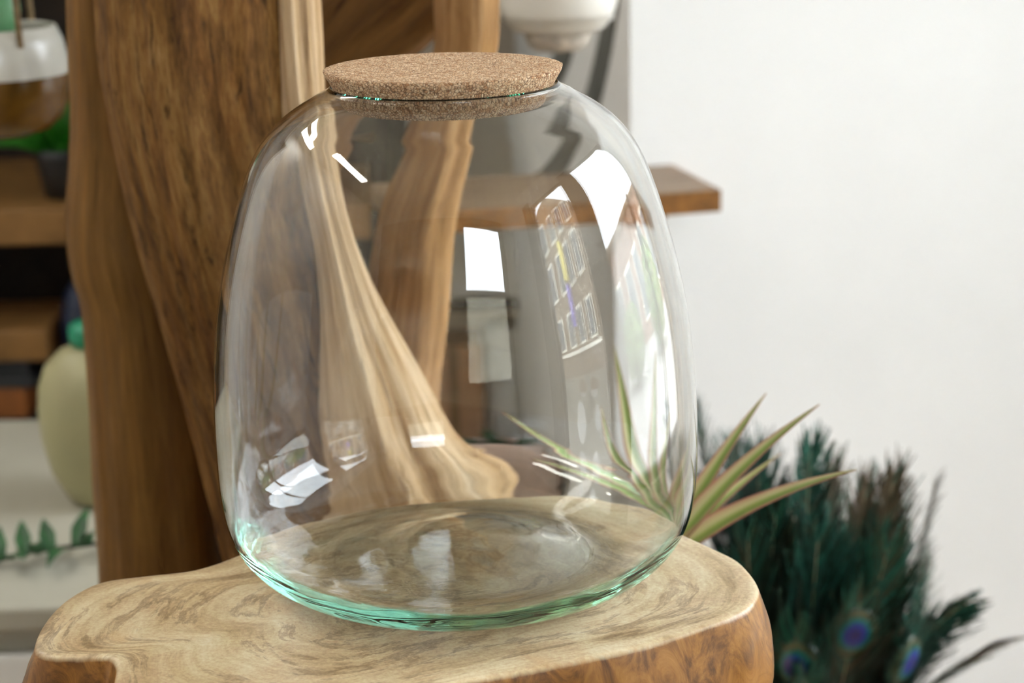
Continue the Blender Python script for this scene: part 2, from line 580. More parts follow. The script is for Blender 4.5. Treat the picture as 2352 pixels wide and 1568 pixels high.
# grey painted arcs on the end face (local x = 0)
def arc(c_y, c_z, r, a0, a1, wdt):
    v, f = [], []
    n = 24
    for i in range(n + 1):
        a = math.radians(a0 + (a1 - a0) * i / n)
        for rr, xx in ((r - wdt / 2, 0), (r + wdt / 2, 0), (r + wdt / 2, -.003), (r - wdt / 2, -.003)):
            v.append((xx, c_y + rr * math.cos(a), c_z + rr * math.sin(a)))
    for i in range(n):
        for k in range(4):
            f.append((i * 4 + k, i * 4 + (k + 1) % 4, i * 4 + 4 + (k + 1) % 4, i * 4 + 4 + k))
    return MB().add(v, f)
arc(.52, FZ * -1 + .42, .50, 180, 262, .045).build('painted_arc', M_stripe, part, True)
arc(.52, FZ * -1 + .42, .38, 180, 262, .045).build('painted_arc', M_stripe, part, True)

# street seen through the door and window (and mirrored in the jar)
struct('pavement', MB().box(2.05, 30, -20, 20, FZ - .25, FZ - .15).box(-12, 2.05, -20, -3.35, FZ - .25, FZ - .15), M_street)
bld = empty('stone_building', (9.0, -5.6, FZ - .15))
tag(bld, 'pale stone building with gabled top across the street, mirrored in the jar', 'building')
b = MB()
b.add([(0, -4, 0), (0, 3.2, 0), (0, 3.2, 5.2), (0, .6, 6.9), (0, -4, 5.2), (5, -4, 0), (5, 3.2, 0), (5, 3.2, 5.2), (5, .6, 6.9), (5, -4, 5.2)],
      [(0, 4, 3, 2, 1), (5, 6, 7, 8, 9), (0, 1, 6, 5), (1, 2, 7, 6), (2, 3, 8, 7), (3, 4, 9, 8), (4, 0, 5, 9)])
b.build('facade', M_stone, bld)
for zz in (1.5, 3.1, 4.5):
    for yy in (-3.2, -2.1, -.9, .3, 1.4, 2.5):
        fr_ = MB().box(-.06, .02, yy - .33, yy + .33, zz - .08, zz + 1.0).build('window', M_cream, bld)
        MB().box(-.08, -.061, yy - .26, yy + .26, zz, zz + .92).build('pane', M_fglass, fr_)
MB().box(-.12, -.0, -4, 3.2, 1.2, 1.32).build('ledge', M_cream, bld)
MB().box(-.5, -.02, .78, .98, 3.2, 4.2).build('sign', M_yellow, bld)
MB().box(-.5, -.02, .78, .98, 2.0, 3.1).build('sign', M_purple, bld)

row_ = empty('shop_row', (11.0, 4.6, FZ - .15))
tag(row_, 'low brick shop row across the street, mirrored in the jar shoulder', 'building')
MB().box(0, 4, -5.6, 6.0, 0, 2.95).build('facade', M_brick, row_)
MB().box(-.15, 4.1, -5.7, 6.1, 2.951, 3.12).build('roof_edge', M_stone, row_)
for yy in (-4.6, -2.6, -.6, 1.4, 3.4, 5.0):
    f_ = MB().box(-.05, .02, yy - .62, yy + .62, .5, 2.2).build('window', M_cream, row_)
    MB().box(-.07, -.051, yy - .54, yy + .54, .58, 2.12).build('pane', M_fglass, f_)

def leafball(name, loc, rad, n, m, seed, parent=None, lsz=.1):
    rnd = random.Random(seed)
    mb_ = MB()
    for _ in range(n):
        d = Vector((rnd.gauss(0, 1), rnd.gauss(0, 1), rnd.gauss(0, 1))).normalized()
        p = Vector((d.x * rad[0], d.y * rad[1], d.z * rad[2])) * rnd.uniform(.75, 1)
        u = d.cross(Vector((rnd.random(), rnd.random(), rnd.random()))).normalized()
        q = d.cross(u)
        s = lsz * rnd.uniform(.6, 1.2)
        mb_.add([p - u * s, p + q * s * .5 + d * s * .2, p + u * s, p - q * s * .5 + d * s * .2], [(0, 1, 2, 3)])
    o = mb_.build(name, m, parent, loc=loc)
    return o
for i, (x, y, r, lb) in enumerate(((6.2, .6, .8, 'rounded green bush across the street, nearest the stone building'),
                                   (6.4, 3.4, .95, 'rounded green bush across the street, in the middle'),
                                   (6.8, 6.6, .9, 'rounded green bush across the street, furthest from the stone building'))):
    rt_ = empty('street_bush', (x, y, FZ - .15))
    tag(rt_, lb, 'bush', 'bushes across the street')
    leafball('foliage', (0, 0, r * .85), (r, r, r * .8), 500, M_bush, i, rt_, .16)
    MB().tube([(0, 0, 0), (0, 0, r * .8)], .06).build('trunk', M_dark, rt_)

# ceiling lights
for i, (x, y, lb) in enumerate(((-1.5, -.38, 'long white LED ceiling light mirrored on the shoulder of the jar'),
                                (-1.85, 1.75, 'LED ceiling light further back on the left'))):
    r_ = empty('ceiling_light', (x, y, CZ))
    tag(r_, lb, 'ceiling light', 'linear LED ceiling lights')
    MB().box(-.10, .10, -.70, .70, -.05, 0).build('housing', M_white, r_)
    MB().box(-.085, .085, -.68, .68, -.056, -.0501).build('diffuser', M_lamp, r_)

# white translucent film with oval cut-outs on the lower door pane
def film_mesh():
    cu = bpy.data.curves.new('film', 'CURVE')
    cu.dimensions = '2D'
    cu.fill_mode = 'BOTH'
    cu.extrude = 0
    def poly(pts):
        s = cu.splines.new('POLY')
        s.points.add(len(pts) - 1)
        for p, q in zip(s.points, pts):
            p.co = (q[0], q[1], 0, 1)
        s.use_cyclic_u = True
    poly([(-.48, 0), (.48, 0), (.48, .72), (-.48, .72)])
    for cx, cy_, rx, ry in ((-.20, .63, .08, .06), (.06, .64, .08, .06), (-.24, .46, .07, .07), (.14, .44, .11, .12), (-.18, .20, .08, .09), (.14, .20, .09, .08), (-.1, .06, .07, .035), (.18, .06, .07, .04)):
        poly([(cx + rx * math.cos(a * math.pi / 12), cy_ + ry * math.sin(a * math.pi / 12)) for a in range(24)])
    ob = bpy.data.objects.new('tmp', cu)
    COL.objects.link(ob)
    dg = bpy.context.evaluated_depsgraph_get()
    me = bpy.data.meshes.new_from_object(ob.evaluated_get(dg))
    bpy.data.objects.remove(ob)
    me.name = 'window_film'
    me.materials.clear()
    me.materials.append(M_film)
    return me
pm = bpy.data.objects.new('window_film', film_mesh())
COL.objects.link(pm)
pm.parent = door
pm.rotation_euler = (math.radians(90), 0, math.radians(-90))
pm.location = (-.006, 0, .06)

# ------------------------------------------------------------------ slab table
OUT = [(-.176, -.141), (-.166, -.165), (-.13, -.188), (-.08, -.190), (-.04, -.172), (0, -.152), (.034, -.139), (.072, -.1245), (.104, -.1087), (.132, -.091),
       (.1545, -.0726), (.165, -.056), (.1692, -.0347), (.1634, -.0025), (.1528, .0168), (.1369, .0399), (.122, .062), (.1026, .0822), (.0648, .1038),
       (.0284, .1032), (-.014, .097), (-.0545, .0882), (-.0991, .0649), (-.1369, .0251), (-.148, .0135), (-.1624, .004), (-.1869, -.0018), (-.2107, -.010),
       (-.2249, -.0331), (-.230, -.062), (-.229, -.092), (-.222, -.106), (-.205, -.1105), (-.186, -.1115), (-.179, -.122)]
def make_slab(parent):
    # corner joints kept; smooth closed outline
    o2 = [Vector((p.x, p.y)) for p in crom([(x, y, 0) for x, y in OUT], 8, True)]
    n = len(o2)
    nor = []
    for i in range(n):
        t = (o2[(i + 2) % n] - o2[i - 2])
        nor.append(Vector((t.y, -t.x)).normalized())
    c = Vector((-.03, -.035))
    rows, s_attr, verts, faces = [], [], [], []
    def row(fn, s):
        idx = []
        for i in range(n):
            idx.append(len(verts)); verts.append(fn(i)); s_attr.append(s)
        rows.append(idx)
    for s in (.04, .12, .22, .34, .46, .58, .68, .77, .85, .92):
        row(lambda i, s=s: Vector((*(c + (o2[i] - c) * s), 0.0)), s)
    def off(d, z):
        def fn(i):
            k = noise.noise(Vector((o2[i].x * 22, o2[i].y * 22, z * 18 + 3)))
            k2 = noise.noise(Vector((o2[i].x * 70, o2[i].y * 70, z * 30)))
            p = o2[i] + nor[i] * (d + (k * .006 + k2 * .0015) * min(1, -z / .02))
            return Vector((p.x, p.y, z))
        return fn
    for d, z in ((-.0035, -.0001), (-.0014, -.0005), (-.0003, -.0014), (.0006, -.004)) + tuple((.0006 + .0085 * math.sin(math.pi * (.05 + .72 * q / 14)) - .0013 - .010 * max(0, (q - 9) / 5) ** 2, -.004 - .069 * q / 14) for q in range(1, 15)) + ((-.014, -.0765), (-.022, -.0790), (-.032, -.080)):
        row(off(d, z), 1.0)
    row(lambda i: Vector((*(c + (o2[i] - c) * .3), -.080)), 1.0)
    pol = []
    for k in range(len(rows)):
        for i in range(n):
            e_ = o2[i] - c
            a_ = math.atan2(e_.y, e_.x)
            pol.append((math.cos(a_) * 1.3, math.sin(a_) * 1.3, s_attr[k * n + i]))
    pol += [(0, 0, 0), (0, 0, 1)]
    ct = len(verts); verts.append(Vector((c.x, c.y, 0))); s_attr.append(0)
    cb = len(verts); verts.append(Vector((c.x, c.y, -.08))); s_attr.append(1)
    for i in range(n):
        j = (i + 1) % n
        faces.append((ct, rows[0][i], rows[0][j]))
        for a, b_ in zip(rows[:-1], rows[1:]):
            faces.append((a[i], b_[i], b_[j], a[j]))
        faces.append((cb, rows[-1][j], rows[-1][i]))
    return mesh_obj('slab_top', verts, faces, M_slab, parent, True, {'edge': s_attr, 'polar': pol})
tbl = empty('slab_table', (0, 0, FZ))
tag(tbl, 'live-edge teak slab table with polished cross-cut top under the glass jar', 'table')
sl = make_slab(tbl)
sl.location = (0, 0, -FZ)

def limb(name, pts, mat, parent=None, ridges=(), n=96, per=10, bumps=.06, seed=0, squash=1.0, groove=0.0):
    """pts: (x,y,z,r). A knotted, fluted driftwood limb; grain attribute follows the limb"""
    cen = crom([p[:3] for p in pts], per)
    rads = [v.x for v in crom([(p[3], 0, 0) for p in pts], per)]
    fr_ = frames(cen)
    verts, gr, faces = [], [], []
    L = 0
    for k, (p, (t, a, b_), r) in enumerate(zip(cen, fr_, rads)):
        if k:
            L += (cen[k] - cen[k - 1]).length
        for i in range(n):
            th = 2 * math.pi * i / n
            q = 1.0
            for (m_, amp, ph, tw) in ridges:
                q += amp * math.cos(m_ * th + ph + tw * L)
            v = Vector((math.cos(th) * 2.2 + seed, math.sin(th) * 2.2, L * 6))
            q += bumps * noise.noise(v)
            v2 = Vector((math.cos(th) * 9 + seed, math.sin(th) * 9, L * 9))
            q += bumps * .45 * noise.noise(v2)
            v3 = Vector((math.cos(th) * 26 + seed, math.sin(th) * 26, L * 22))
            q += bumps * .16 * noise.noise(v3)
            verts.append(p + a * (r * q * math.cos(th)) + b_ * (r * q * squash * math.sin(th)))
            gr.append((math.cos(th) * .07 + seed * .37, math.sin(th) * .07, L))
    m_ = len(cen)
    for k in range(m_ - 1):
        for i in range(n):
            j = (i + 1) % n
            faces.append((k * n + i, k * n + j, (k + 1) * n + j, (k + 1) * n + i))
    faces.append(tuple(range(n))[::-1])
    faces.append(tuple((m_ - 1) * n + i for i in range(n)))
    return mesh_obj(name, verts, faces, mat, parent, True, {'grain': gr})
for (x, y, dx, dy) in ((-.13, -.08, -.02, -.02), (.09, -.04, .03, -.02), (-.01, .045, .0, .01)):
    limb('leg', [(x + dx, y + dy, 0, .038), (x + dx * .5, y + dy * .5, .33, .032), (x, y, -FZ - .075, .04)], M_limbB, tbl, ((3, .06, 1, 3),), 24, 8, .08, x * 10)

# ------------------------------------------------------------------ driftwood stand
st = empty('driftwood_trunk', (-.17, .36, FZ))
tag(st, 'gnarled brown teak driftwood trunk with forking limbs standing behind the jar', 'driftwood')
def W(pts):
    return [(x + .17, y - .36, z - FZ, r) for x, y, z, r in pts]
limb('main_limb', W([(-.09, .37, FZ, .13), (-.09, .355, -.5, .105), (-.097, .345, -.25, .09), (-.105, .345, -.138, .085), (-.118, .345, -.086, .082), (-.128, .342, -.047, .080), (-.140, .338, .007, .078),
                     (-.150, .335, .059, .077), (-.160, .332, .109, .076), (-.169, .33, .159, .075), (-.176, .33, .208, .076), (-.179, .33, .256, .078),
                     (-.179, .33, .302, .079), (-.180, .33, .40, .080), (-.183, .335, .60, .07), (-.19, .35, .80, .05)]),
     M_limbA, st, ((5, .025, .4, 2.5), (9, .018, 1.1, 3), (3, .02, 2.0, 1.0)), 160, 10, .07, 1.0)
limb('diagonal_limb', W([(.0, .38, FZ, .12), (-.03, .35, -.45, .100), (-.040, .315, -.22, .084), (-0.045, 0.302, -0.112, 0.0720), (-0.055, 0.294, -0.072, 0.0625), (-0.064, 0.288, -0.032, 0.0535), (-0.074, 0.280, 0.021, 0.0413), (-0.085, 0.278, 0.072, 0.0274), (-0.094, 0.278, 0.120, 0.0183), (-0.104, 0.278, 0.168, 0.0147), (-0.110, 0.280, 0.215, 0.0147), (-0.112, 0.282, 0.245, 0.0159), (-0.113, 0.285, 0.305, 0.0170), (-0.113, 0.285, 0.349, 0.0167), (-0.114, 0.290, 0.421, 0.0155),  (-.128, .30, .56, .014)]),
     M_limbP, st, ((3, .04, .5, 5), (7, .045, .9, 4), (13, .025, .3, 6)), 144, 10, .10, 31.0)  # pale wood tone also carries the window light on this side
limb('left_limb', W([(-.262, .41, FZ, .075), (-.258, .40, -.5, .062), (-.257, .40, -.241, .057), (-.256, .40, -.174, .055), (-.256, .40, -.124, .053), (-.256, .40, -.064, .052), (-.257, .40, -.012, .050),
                     (-.260, .40, .060, .047), (-.265, .40, .095, .048), (-.267, .40, .130, .046), (-.262, .40, .198, .042), (-.257, .40, .297, .041), (-.250, .40, .40, .042), (-.235, .39, .55, .03)]),
     M_limbB, st, ((2, .05, .3, 1), (4, .02, 1, 2)), 96, 10, .05, 4.0)
limb('fork_limb', W([(-.085, .40, -.16, .045), (-.072, .45, -.074, .038), (-.064, .46, -.028, .034), (-.053, .46, .039, .033), (-.043, .46, .105, .031), (-.030, .46, .148, .0275),
                     (-.017, .46, .187, .025), (.001, .46, .247, .0255), (.004, .46, .286, .0265), (.010, .47, .36, .027), (.016, .48, .5, .022)]),
     M_limbC, st, ((2, .06, .2, 3), (3, .06, 1.6, 2), (6, .03, .2, 4)), 96, 10, .09, 9.0)
limb('crossing_limb', W([(-.215, .52, .10, .05), (-.169, .56, .170, .054), (-.141, .56, .207, .050), (-.110, .56, .243, .050), (-.073, .56, .278, .055), (-.037, .56, .314, .058), (.01, .57, .37, .05), (.07, .58, .45, .035)]),
     M_limbD, st, ((3, .05, .2, 3), (7, .03, .2, 4)), 96, 10, .08, 14.0)

# ------------------------------------------------------------------ glass jar
OZ = [(.0, .0095), (.030, .0086), (.050, .0064), (.058, .0042), (.064, .0018), (.0695, .0003), (.0745, .0), (.0815, .0006), (.0905, .0022), (.0994, .0046), (.1095, .0085), (.1183, .0132), (.125, .0187), (.1302, .0258), (.1340, .0345),
      (.1363, .045), (.1374, .058), (.1378, .075), (.1377, .09), (.1373, .105), (.1363, .122), (.1347, .14), (.1324, .158), (.1292, .175), (.1257, .190), (.1216, .205), (.1177, .218), (.1136, .230),
      (.1108, .238), (.1077, .245), (.1042, .2515), (.0996, .2578), (.0944, .2635), (.0874, .2692), (.0808, .2733), (.0752, .2765), (.0700, .2792), (.0658, .2812), (.0636, .2824), (.0626, .2836)]
def jar_profile():
    a = crom([(r, z, 0) for r, z in OZ], 6)
    # even spacing, then smoothing so that the wall has no kinks
    d = [0]
    for i in range(1, len(a)):
        d.append(d[-1] + (a[i] - a[i - 1]).length)
    N = 170
    out, j = [], 0
    for i in range(N + 1):
        q = d[-1] * i / N
        while j < len(d) - 2 and d[j + 1] < q:
            j += 1
        out.append(a[j].lerp(a[j + 1], (q - d[j]) / (d[j + 1] - d[j])))
    for _ in range(32):
        out = [out[0]] + [(out[i - 1] + out[i] * 2 + out[i + 1]) / 4 if i < N - 3 else out[i] for i in range(1, N)] + [out[-1]]
    inner = []
    for i in range(N, -1, -1):
        t = (out[min(i + 1, N)] - out[max(i - 1, 0)]).normalized()
        nn = Vector((-t.y, t.x, 0))
        z, r = out[i].y, out[i].x
        k = min(1, max(0, (.055 - z) / .055)); k = k * k * (3 - 2 * k)
        th = .0022 + .0052 * k * k * k - .0007 * min(1, max(0, (z - .266) / .012))
        if r < .075:
            th += .0030 * (1 - (r / .075) ** 2) ** 2
        p = out[i] + nn * th
        inner.append((max(0.0, p.x), p.y))
    return [(max(0, p.x), p.y) for p in out], inner
def make_jar():
    a, b_ = jar_profile()
    prof = a + [(.0620, .2843)] + b_
    prof[0] = (0.0, prof[0][1]); prof[-1] = (0.0, prof[-1][1])
    n = 192
    m_ = MB().lathe(prof, n)
    na = 1 + n * (len(a) - 1)
    out = []
    for i, v in enumerate(m_.v):
        r = math.hypot(v.x, v.y)
        inner = i >= na
        if r > 1e-6:
            d = Vector((v.x / r, v.y / r, 0))
            w_ = min(1, max(0, (v.z - .006) / .03)) * min(1, max(0, (.279 - v.z) / .02))
            k = noise.noise(Vector((d.x * 2.0, d.y * 2.0, v.z * 9))) * .00035
            k += noise.noise(Vector((d.x * 6, d.y * 6, v.z * 12 + 20))) * .00006
            if inner:
                k += noise.noise(Vector((d.x * 3, d.y * 3, v.z * 7 + 60))) * .00010
            v = v + d * k * w_
            if inner and v.z < .03:
                v = v + Vector((0, 0, .0007 * noise.noise(Vector((v.x * 26, v.y * 26, 5))) + .00015 * noise.noise(Vector((v.x * 85, v.y * 85, 9)))))
        v = v + Vector((-.0052 * v.z, 0, 0))
        out.append(v)
    return mesh_obj('glass_jar', out, m_.f, M_glass)
jar = make_jar()
tag(jar, 'large rounded clear glass jar with green tinted base on the teak slab', 'jar')

# cork lid
def make_cork():
    prof = [(0, .2702), (.03, .2702), (.049, .2703), (.0527, .2707)]
    for i in range(1, 12):
        t = i / 12
        prof.append((.0530 + (.0655 - .0530) * t, .2709 + (.2925 - .2709) * t))
    prof += [(.0652, .2929), (.063, .2932), (.056, .2933), (.045, .2933), (.03, .2933), (.015, .2933), (0, .2933)]
    m_ = MB().lathe(prof, 220)
    out = []
    for v in m_.v:
        k = noise.noise(v * 260) * .00035 + noise.noise(v * 700) * .0002
        r = math.hypot(v.x, v.y)
        d = Vector((v.x, v.y, 0)) / max(r, 1e-6)
        if r > .02:
            edge = 1.0 if r > .05 else .3
            v = v + d * k * edge + Vector((0, 0, k * .5))
        out.append(v + Vector((-.0018, 0, 0)))
    return mesh_obj('cork_lid', out, m_.f, M_cork)
ck = make_cork()
tag(ck, 'round tapered pressed cork lid plugging the mouth of the glass jar', 'lid')

# ------------------------------------------------------------------ plank shelf on the partition
ps = empty('plank_shelf', (.265, .985, .0), YAW)
tag(ps, 'brown wooden plank shelf jutting from the white wall behind the jar', 'shelf')
def plank(name, x0, x1, y0, y1, z0, z1, mat, parent, nx=20):
    bm_ = MB().box(x0, x1, y0, y1, z0, z1, .002, 2)
    return mesh_obj(name, bm_.v, bm_.f, mat, parent, False, {'grain': [(v.y, v.z, v.x) for v in bm_.v]})
plank('board', -.36, 0, 0, .205, .0, .025, M_plank, ps)
MB().box(-.36, .001, -.0015, -.0001, .0005, .0245).build('front_edge', M_edge, ps)
MB().box(.0001, .0015, -.001, .205, .0005, .0245).build('side_edge', M_edge, ps)
MB().box(-.06, -.045, .05, .205, -.015, 0).build('bracket', M_metal, ps)

# ------------------------------------------------------------------ hanging pots
def hang_cords(root, holes, top):
    for h in holes:
        MB().tube([h, (h[0] * .55, h[1] * .55, h[2] + (top - h[2]) * .35), (0, 0, top)], .0028, 6).build('cord', M_cord, root, True)
hp = empty('hanging_pot', (.0838, .80, .204))
tag(hp, 'white ceramic hanging pot above the cork lid, in front of the grey wall end', 'plant pot')
MB().lathe([(0, .018), (.038, .0185), (.046, .022), (.054, .032), (.0585, .048), (.0605, .07), (.0605, .10), (.058, .13), (.055, .131), (.055, .03), (0, .026)], 64).build('body', M_ceramic, hp, True)
MB().lathe([(0, 0), (.022, .0005), (.028, .004), (.032, .012), (.0335, .0178), (0, .0178)], 48).build('saucer', M_stoneware, hp, True)
MB().lathe([(0, .112), (.0548, .112), (.0548, .115), (0, .116)], 32).build('soil', M_soil, hp, True)
hang_cords(hp, [(.0595 * math.cos(a), .0595 * math.sin(a), .118) for a in (1.2, 3.3, 5.4)], CZ - .204)

lp = empty('hanging_pot', (-.425, .65, .156))
tag(lp, 'white and amber brown glazed hanging pot with a succulent left of the trunk', 'plant pot')
MB().lathe([(0, 0), (.026, .0005), (.042, .006), (.054, .016), (.0615, .03), (.0645, .045), (.0648, .0565)], 64).build('brown_base', M_amber, lp, True)
MB().lathe([(.0648, .0565), (.0642, .068), (.0610, .085), (.0555, .098), (.0535, .0985), (.0535, .0965), (.059, .083), (.0615, .066), (0, .06)], 64).build('white_rim', M_rim, lp, True)
MB().lathe([(0, .080), (.0575, .080), (.0572, .083), (0, .084)], 32).build('soil', M_soil, lp, True)
for (a, l_, r_, sx) in ((.2, .055, .016, -.015), (2.0, .06, .017, .012), (4.0, .05, .015, -.03), (5.2, .065, .017, .0)):
    m_ = MB()
    prof = []
    for i in range(13):
        t = i / 12
        prof.append((r_ * math.sin(math.pi * min(1, .12 + t * .88)) ** .7 if 0 < i < 12 else (0 if i == 12 else r_ * .5), l_ * t))
    prof = [(0, 0)] + prof
    m_.lathe(prof, 20)
    o_ = m_.build('succulent_leaf', M_succ, lp, True, (sx + .012 * math.cos(a), .012 * math.sin(a), .082))
    o_.rotation_euler = (.3 * math.sin(a), .3 * math.cos(a), 0)
hang_cords(lp, [(.0600 * math.cos(a), .0600 * math.sin(a), .084) for a in (-.92, 1.2, 3.3)], CZ - .156)

# ------------------------------------------------------------------ dracaena behind the slab
dp = empty('potted_dracaena', (.135, .27, FZ))
tag(dp, 'potted dracaena with slender red-edged green leaves behind the right of the slab', 'plant')
MB().lathe([(0, 0), (.055, 0), (.06, .005), (.075, .13), (.08, .135), (.08, .15), (.07, .15), (.065, .135), (0, .13)], 40).build('pot', M_terra, dp, True)
MB().tube([(0, 0, .13), (.006, -.004, .3), (-.003, .0, .48), (.0, -.01, .635)], [.012, .011, .010, .009], 10).build('stem', M_limb if False else M_dark, dp, True)
def strap_leaf(base, tip, bow, wid, roll=0.0, name='leaf', parent=dp, mat=M_drac):
    base, tip = Vector(base), Vector(tip)
    L = (tip - base).length
    T = (tip - base).normalized()
    S = T.cross(Vector((0, -.4, 1))).normalized()
    N_ = S.cross(T).normalized()
    S2 = S * math.cos(roll) + N_ * math.sin(roll)
    N2 = N_ * math.cos(roll) - S * math.sin(roll)
    v, f, ac, gr = [], [], [], []
    nseg = 18
    for i in range(nseg + 1):
        t = i / nseg
        p = base.lerp(tip, t) + N_ * (bow * 4 * t * (1 - t))
        wd = wid * (.55 + .9 * t if t < .35 else .865 * (1 - (t - .35) / .65) ** .9 + .015)
        for u in (-1, -.5, 0, .5, 1):
            v.append(p + S2 * (u * wd) + N2 * (abs(u) * wd * .35)); ac.append(u); gr.append((u * wd, 0, t * L))
    for i in range(nseg):
        for k in range(4):
            f.append((i * 5 + k, i * 5 + k + 1, i * 5 + 6 + k, i * 5 + 5 + k))
    o_ = mesh_obj(name, v, f, mat, parent, True, {'across': ac, 'grain': gr})
    so = o_.modifiers.new('thickness', 'SOLIDIFY')
    so.thickness = .0007
    return o_
def DL(x, y, z):
    return (x - .135, y - .27, z - FZ)
CR = DL(.135, .26, -.118)
for tip, bow, wd, rl in ((DL(.212, .24, .026), .006, .0085, -.5), (DL(.243, .20, .030), .010, .0095, -.5), (DL(.260, .15, .000), .012, .0105, -.5), (DL(.228, .27, -.03), .008, .006, -.3),
                         (DL(.098, .25, .016), -.004, .009, .4), (DL(.040, .24, -.030), .012, .009, -.3), (DL(.024, .30, -.002), .012, .010, -.3), (DL(.150, .31, .04), .0, .008, .2),
                         (DL(.12, .40, .02), .01, .009, 0), (DL(.175, .36, -.02), .01, .008, .3)):
    strap_leaf(CR, tip, bow, wd, rl)

# ------------------------------------------------------------------ peacock feathers in a vase
vs = empty('vase', (.31, .63, FZ))
tag(vs, 'plain stoneware vase on the floor holding the peacock feathers', 'vase')
MB().lathe([(0, 0), (.05, 0), (.07, .02), (.085, .08), (.075, .16), (.045, .22), (.05, .25), (.045, .25), (.04, .22), (.068, .16), (.078, .08), (.06, .02), (0, .012)], 40).build('body', M_stoneware, vs, True)
VB = Vector((.31, .63, FZ + .20))
def feather(tip, side, length_eye, seed, label, eye=True, face=0.0, bronze=.5, spread=1.0, dense=95, lift=.02):
    rnd = random.Random(seed)
    root = empty('peacock_feather', VB)
    tag(root, label, 'feather', 'peacock feathers in the vase')
    tipv = Vector(tip) - VB + Vector((0, 0, -.008))
    b0 = Vector((rnd.uniform(-.02, .02), rnd.uniform(-.02, .02), -.1))
    mid = b0.lerp(tipv, .5) + Vector((side, 0, lift))
    def P(t):
        return b0 * (1 - t) ** 2 + mid * (2 * t * (1 - t)) + tipv * t * t
    def T(t):
        return (P(min(1, t + .01)) - P(max(0, t - .01))).normalized()
    L = (tipv - b0).length
    pts = [P(i / 20) for i in range(21)]
    MB().tube(pts, [.0016 * (1 - .75 * i / 20) for i in range(21)], 6).build('shaft', M_shaft, root, True)
    N0 = Vector((math.sin(face), -math.cos(face), .25)).normalized()
    v, f, tone = [], [], []
    for k in range(dense):
        t = .42 + .58 * (k + rnd.random()) / dense
        p = P(t); tt = T(t)
        S = tt.cross(N0).normalized()
        e = (1 - t)
        ln = spread * (.070 if t < .7 else .070 - .034 * (t - .7) / .3)
        for sgn in (-1, 1):
            l_ = ln * rnd.uniform(.7, 1.15)
            ang = math.radians(rnd.uniform(28, 62)) * (1 if t < .85 else 1 - .55 * (t - .85) / .15)
            n_ = N0 * rnd.uniform(-.25, .35)
            w_ = .0016 * rnd.uniform(.7, 1.3)
            tn = min(1, max(0, (bronze * .95 * (max(0, t - .45) / .5) ** 1.5 + rnd.uniform(-.1, .32)) if rnd.random() < .8 else rnd.uniform(.35, .9)))
            k0 = len(v)
            for q in range(4):
                s_ = q / 3
                a2 = ang * (1 - .5 * s_)
                pos = p + (S * sgn * math.sin(a2) + tt * math.cos(a2) + n_ * s_) * (l_ * s_) + Vector((0, 0, -.006 * s_ * s_))
                wv = (tt * math.sin(ang) - S * sgn * math.cos(ang)) * (w_ * (1 - .7 * s_))
                v += [pos - wv, pos + wv]
                tone += [tn, tn]
            for q in range(3):
                f.append((k0 + q * 2, k0 + q * 2 + 1, k0 + q * 2 + 3, k0 + q * 2 + 2))
    mesh_obj('barbs', v, f, M_feather, root, True, {'tone': tone})
    if eye:
        te = 1 - length_eye / L
        c_ = P(te); tt = T(te); S = tt.cross(N0).normalized(); Nn = S.cross(tt)
        if Nn.dot(N0) < 0: Nn = -Nn
        v, f, tone = [c_ + Nn * .008], [], [0.0]
        rings, seg = 8, 28
        for i in range(1, rings + 1):
            rr = i / rings
            for j in range(seg):
                a = 2 * math.pi * j / seg
                ex = .025 * rr * (1 + (.06 * rnd.uniform(-1, 1) if i == rings else 0))
                ey = .031 * rr
                v.append(c_ + S * ex * math.cos(a) + tt * (ey * math.sin(a) - .006 * rr) + Nn * (.008 - .008 * rr * rr))
                tone.append(rr)
        for j in range(seg):
            f.append((0, 1 + j, 1 + (j + 1) % seg))
            for i in range(rings - 1):
                a_, b_ = 1 + i * seg, 1 + (i + 1) * seg
                f.append((a_ + j, b_ + j, b_ + (j + 1) % seg, a_ + (j + 1) % seg))
        eo = mesh_obj('eye', v, f, M_eye, root, True, {'tone': tone})
        so = eo.modifiers.new('thickness', 'SOLIDIFY'); so.thickness = .0008
    return root
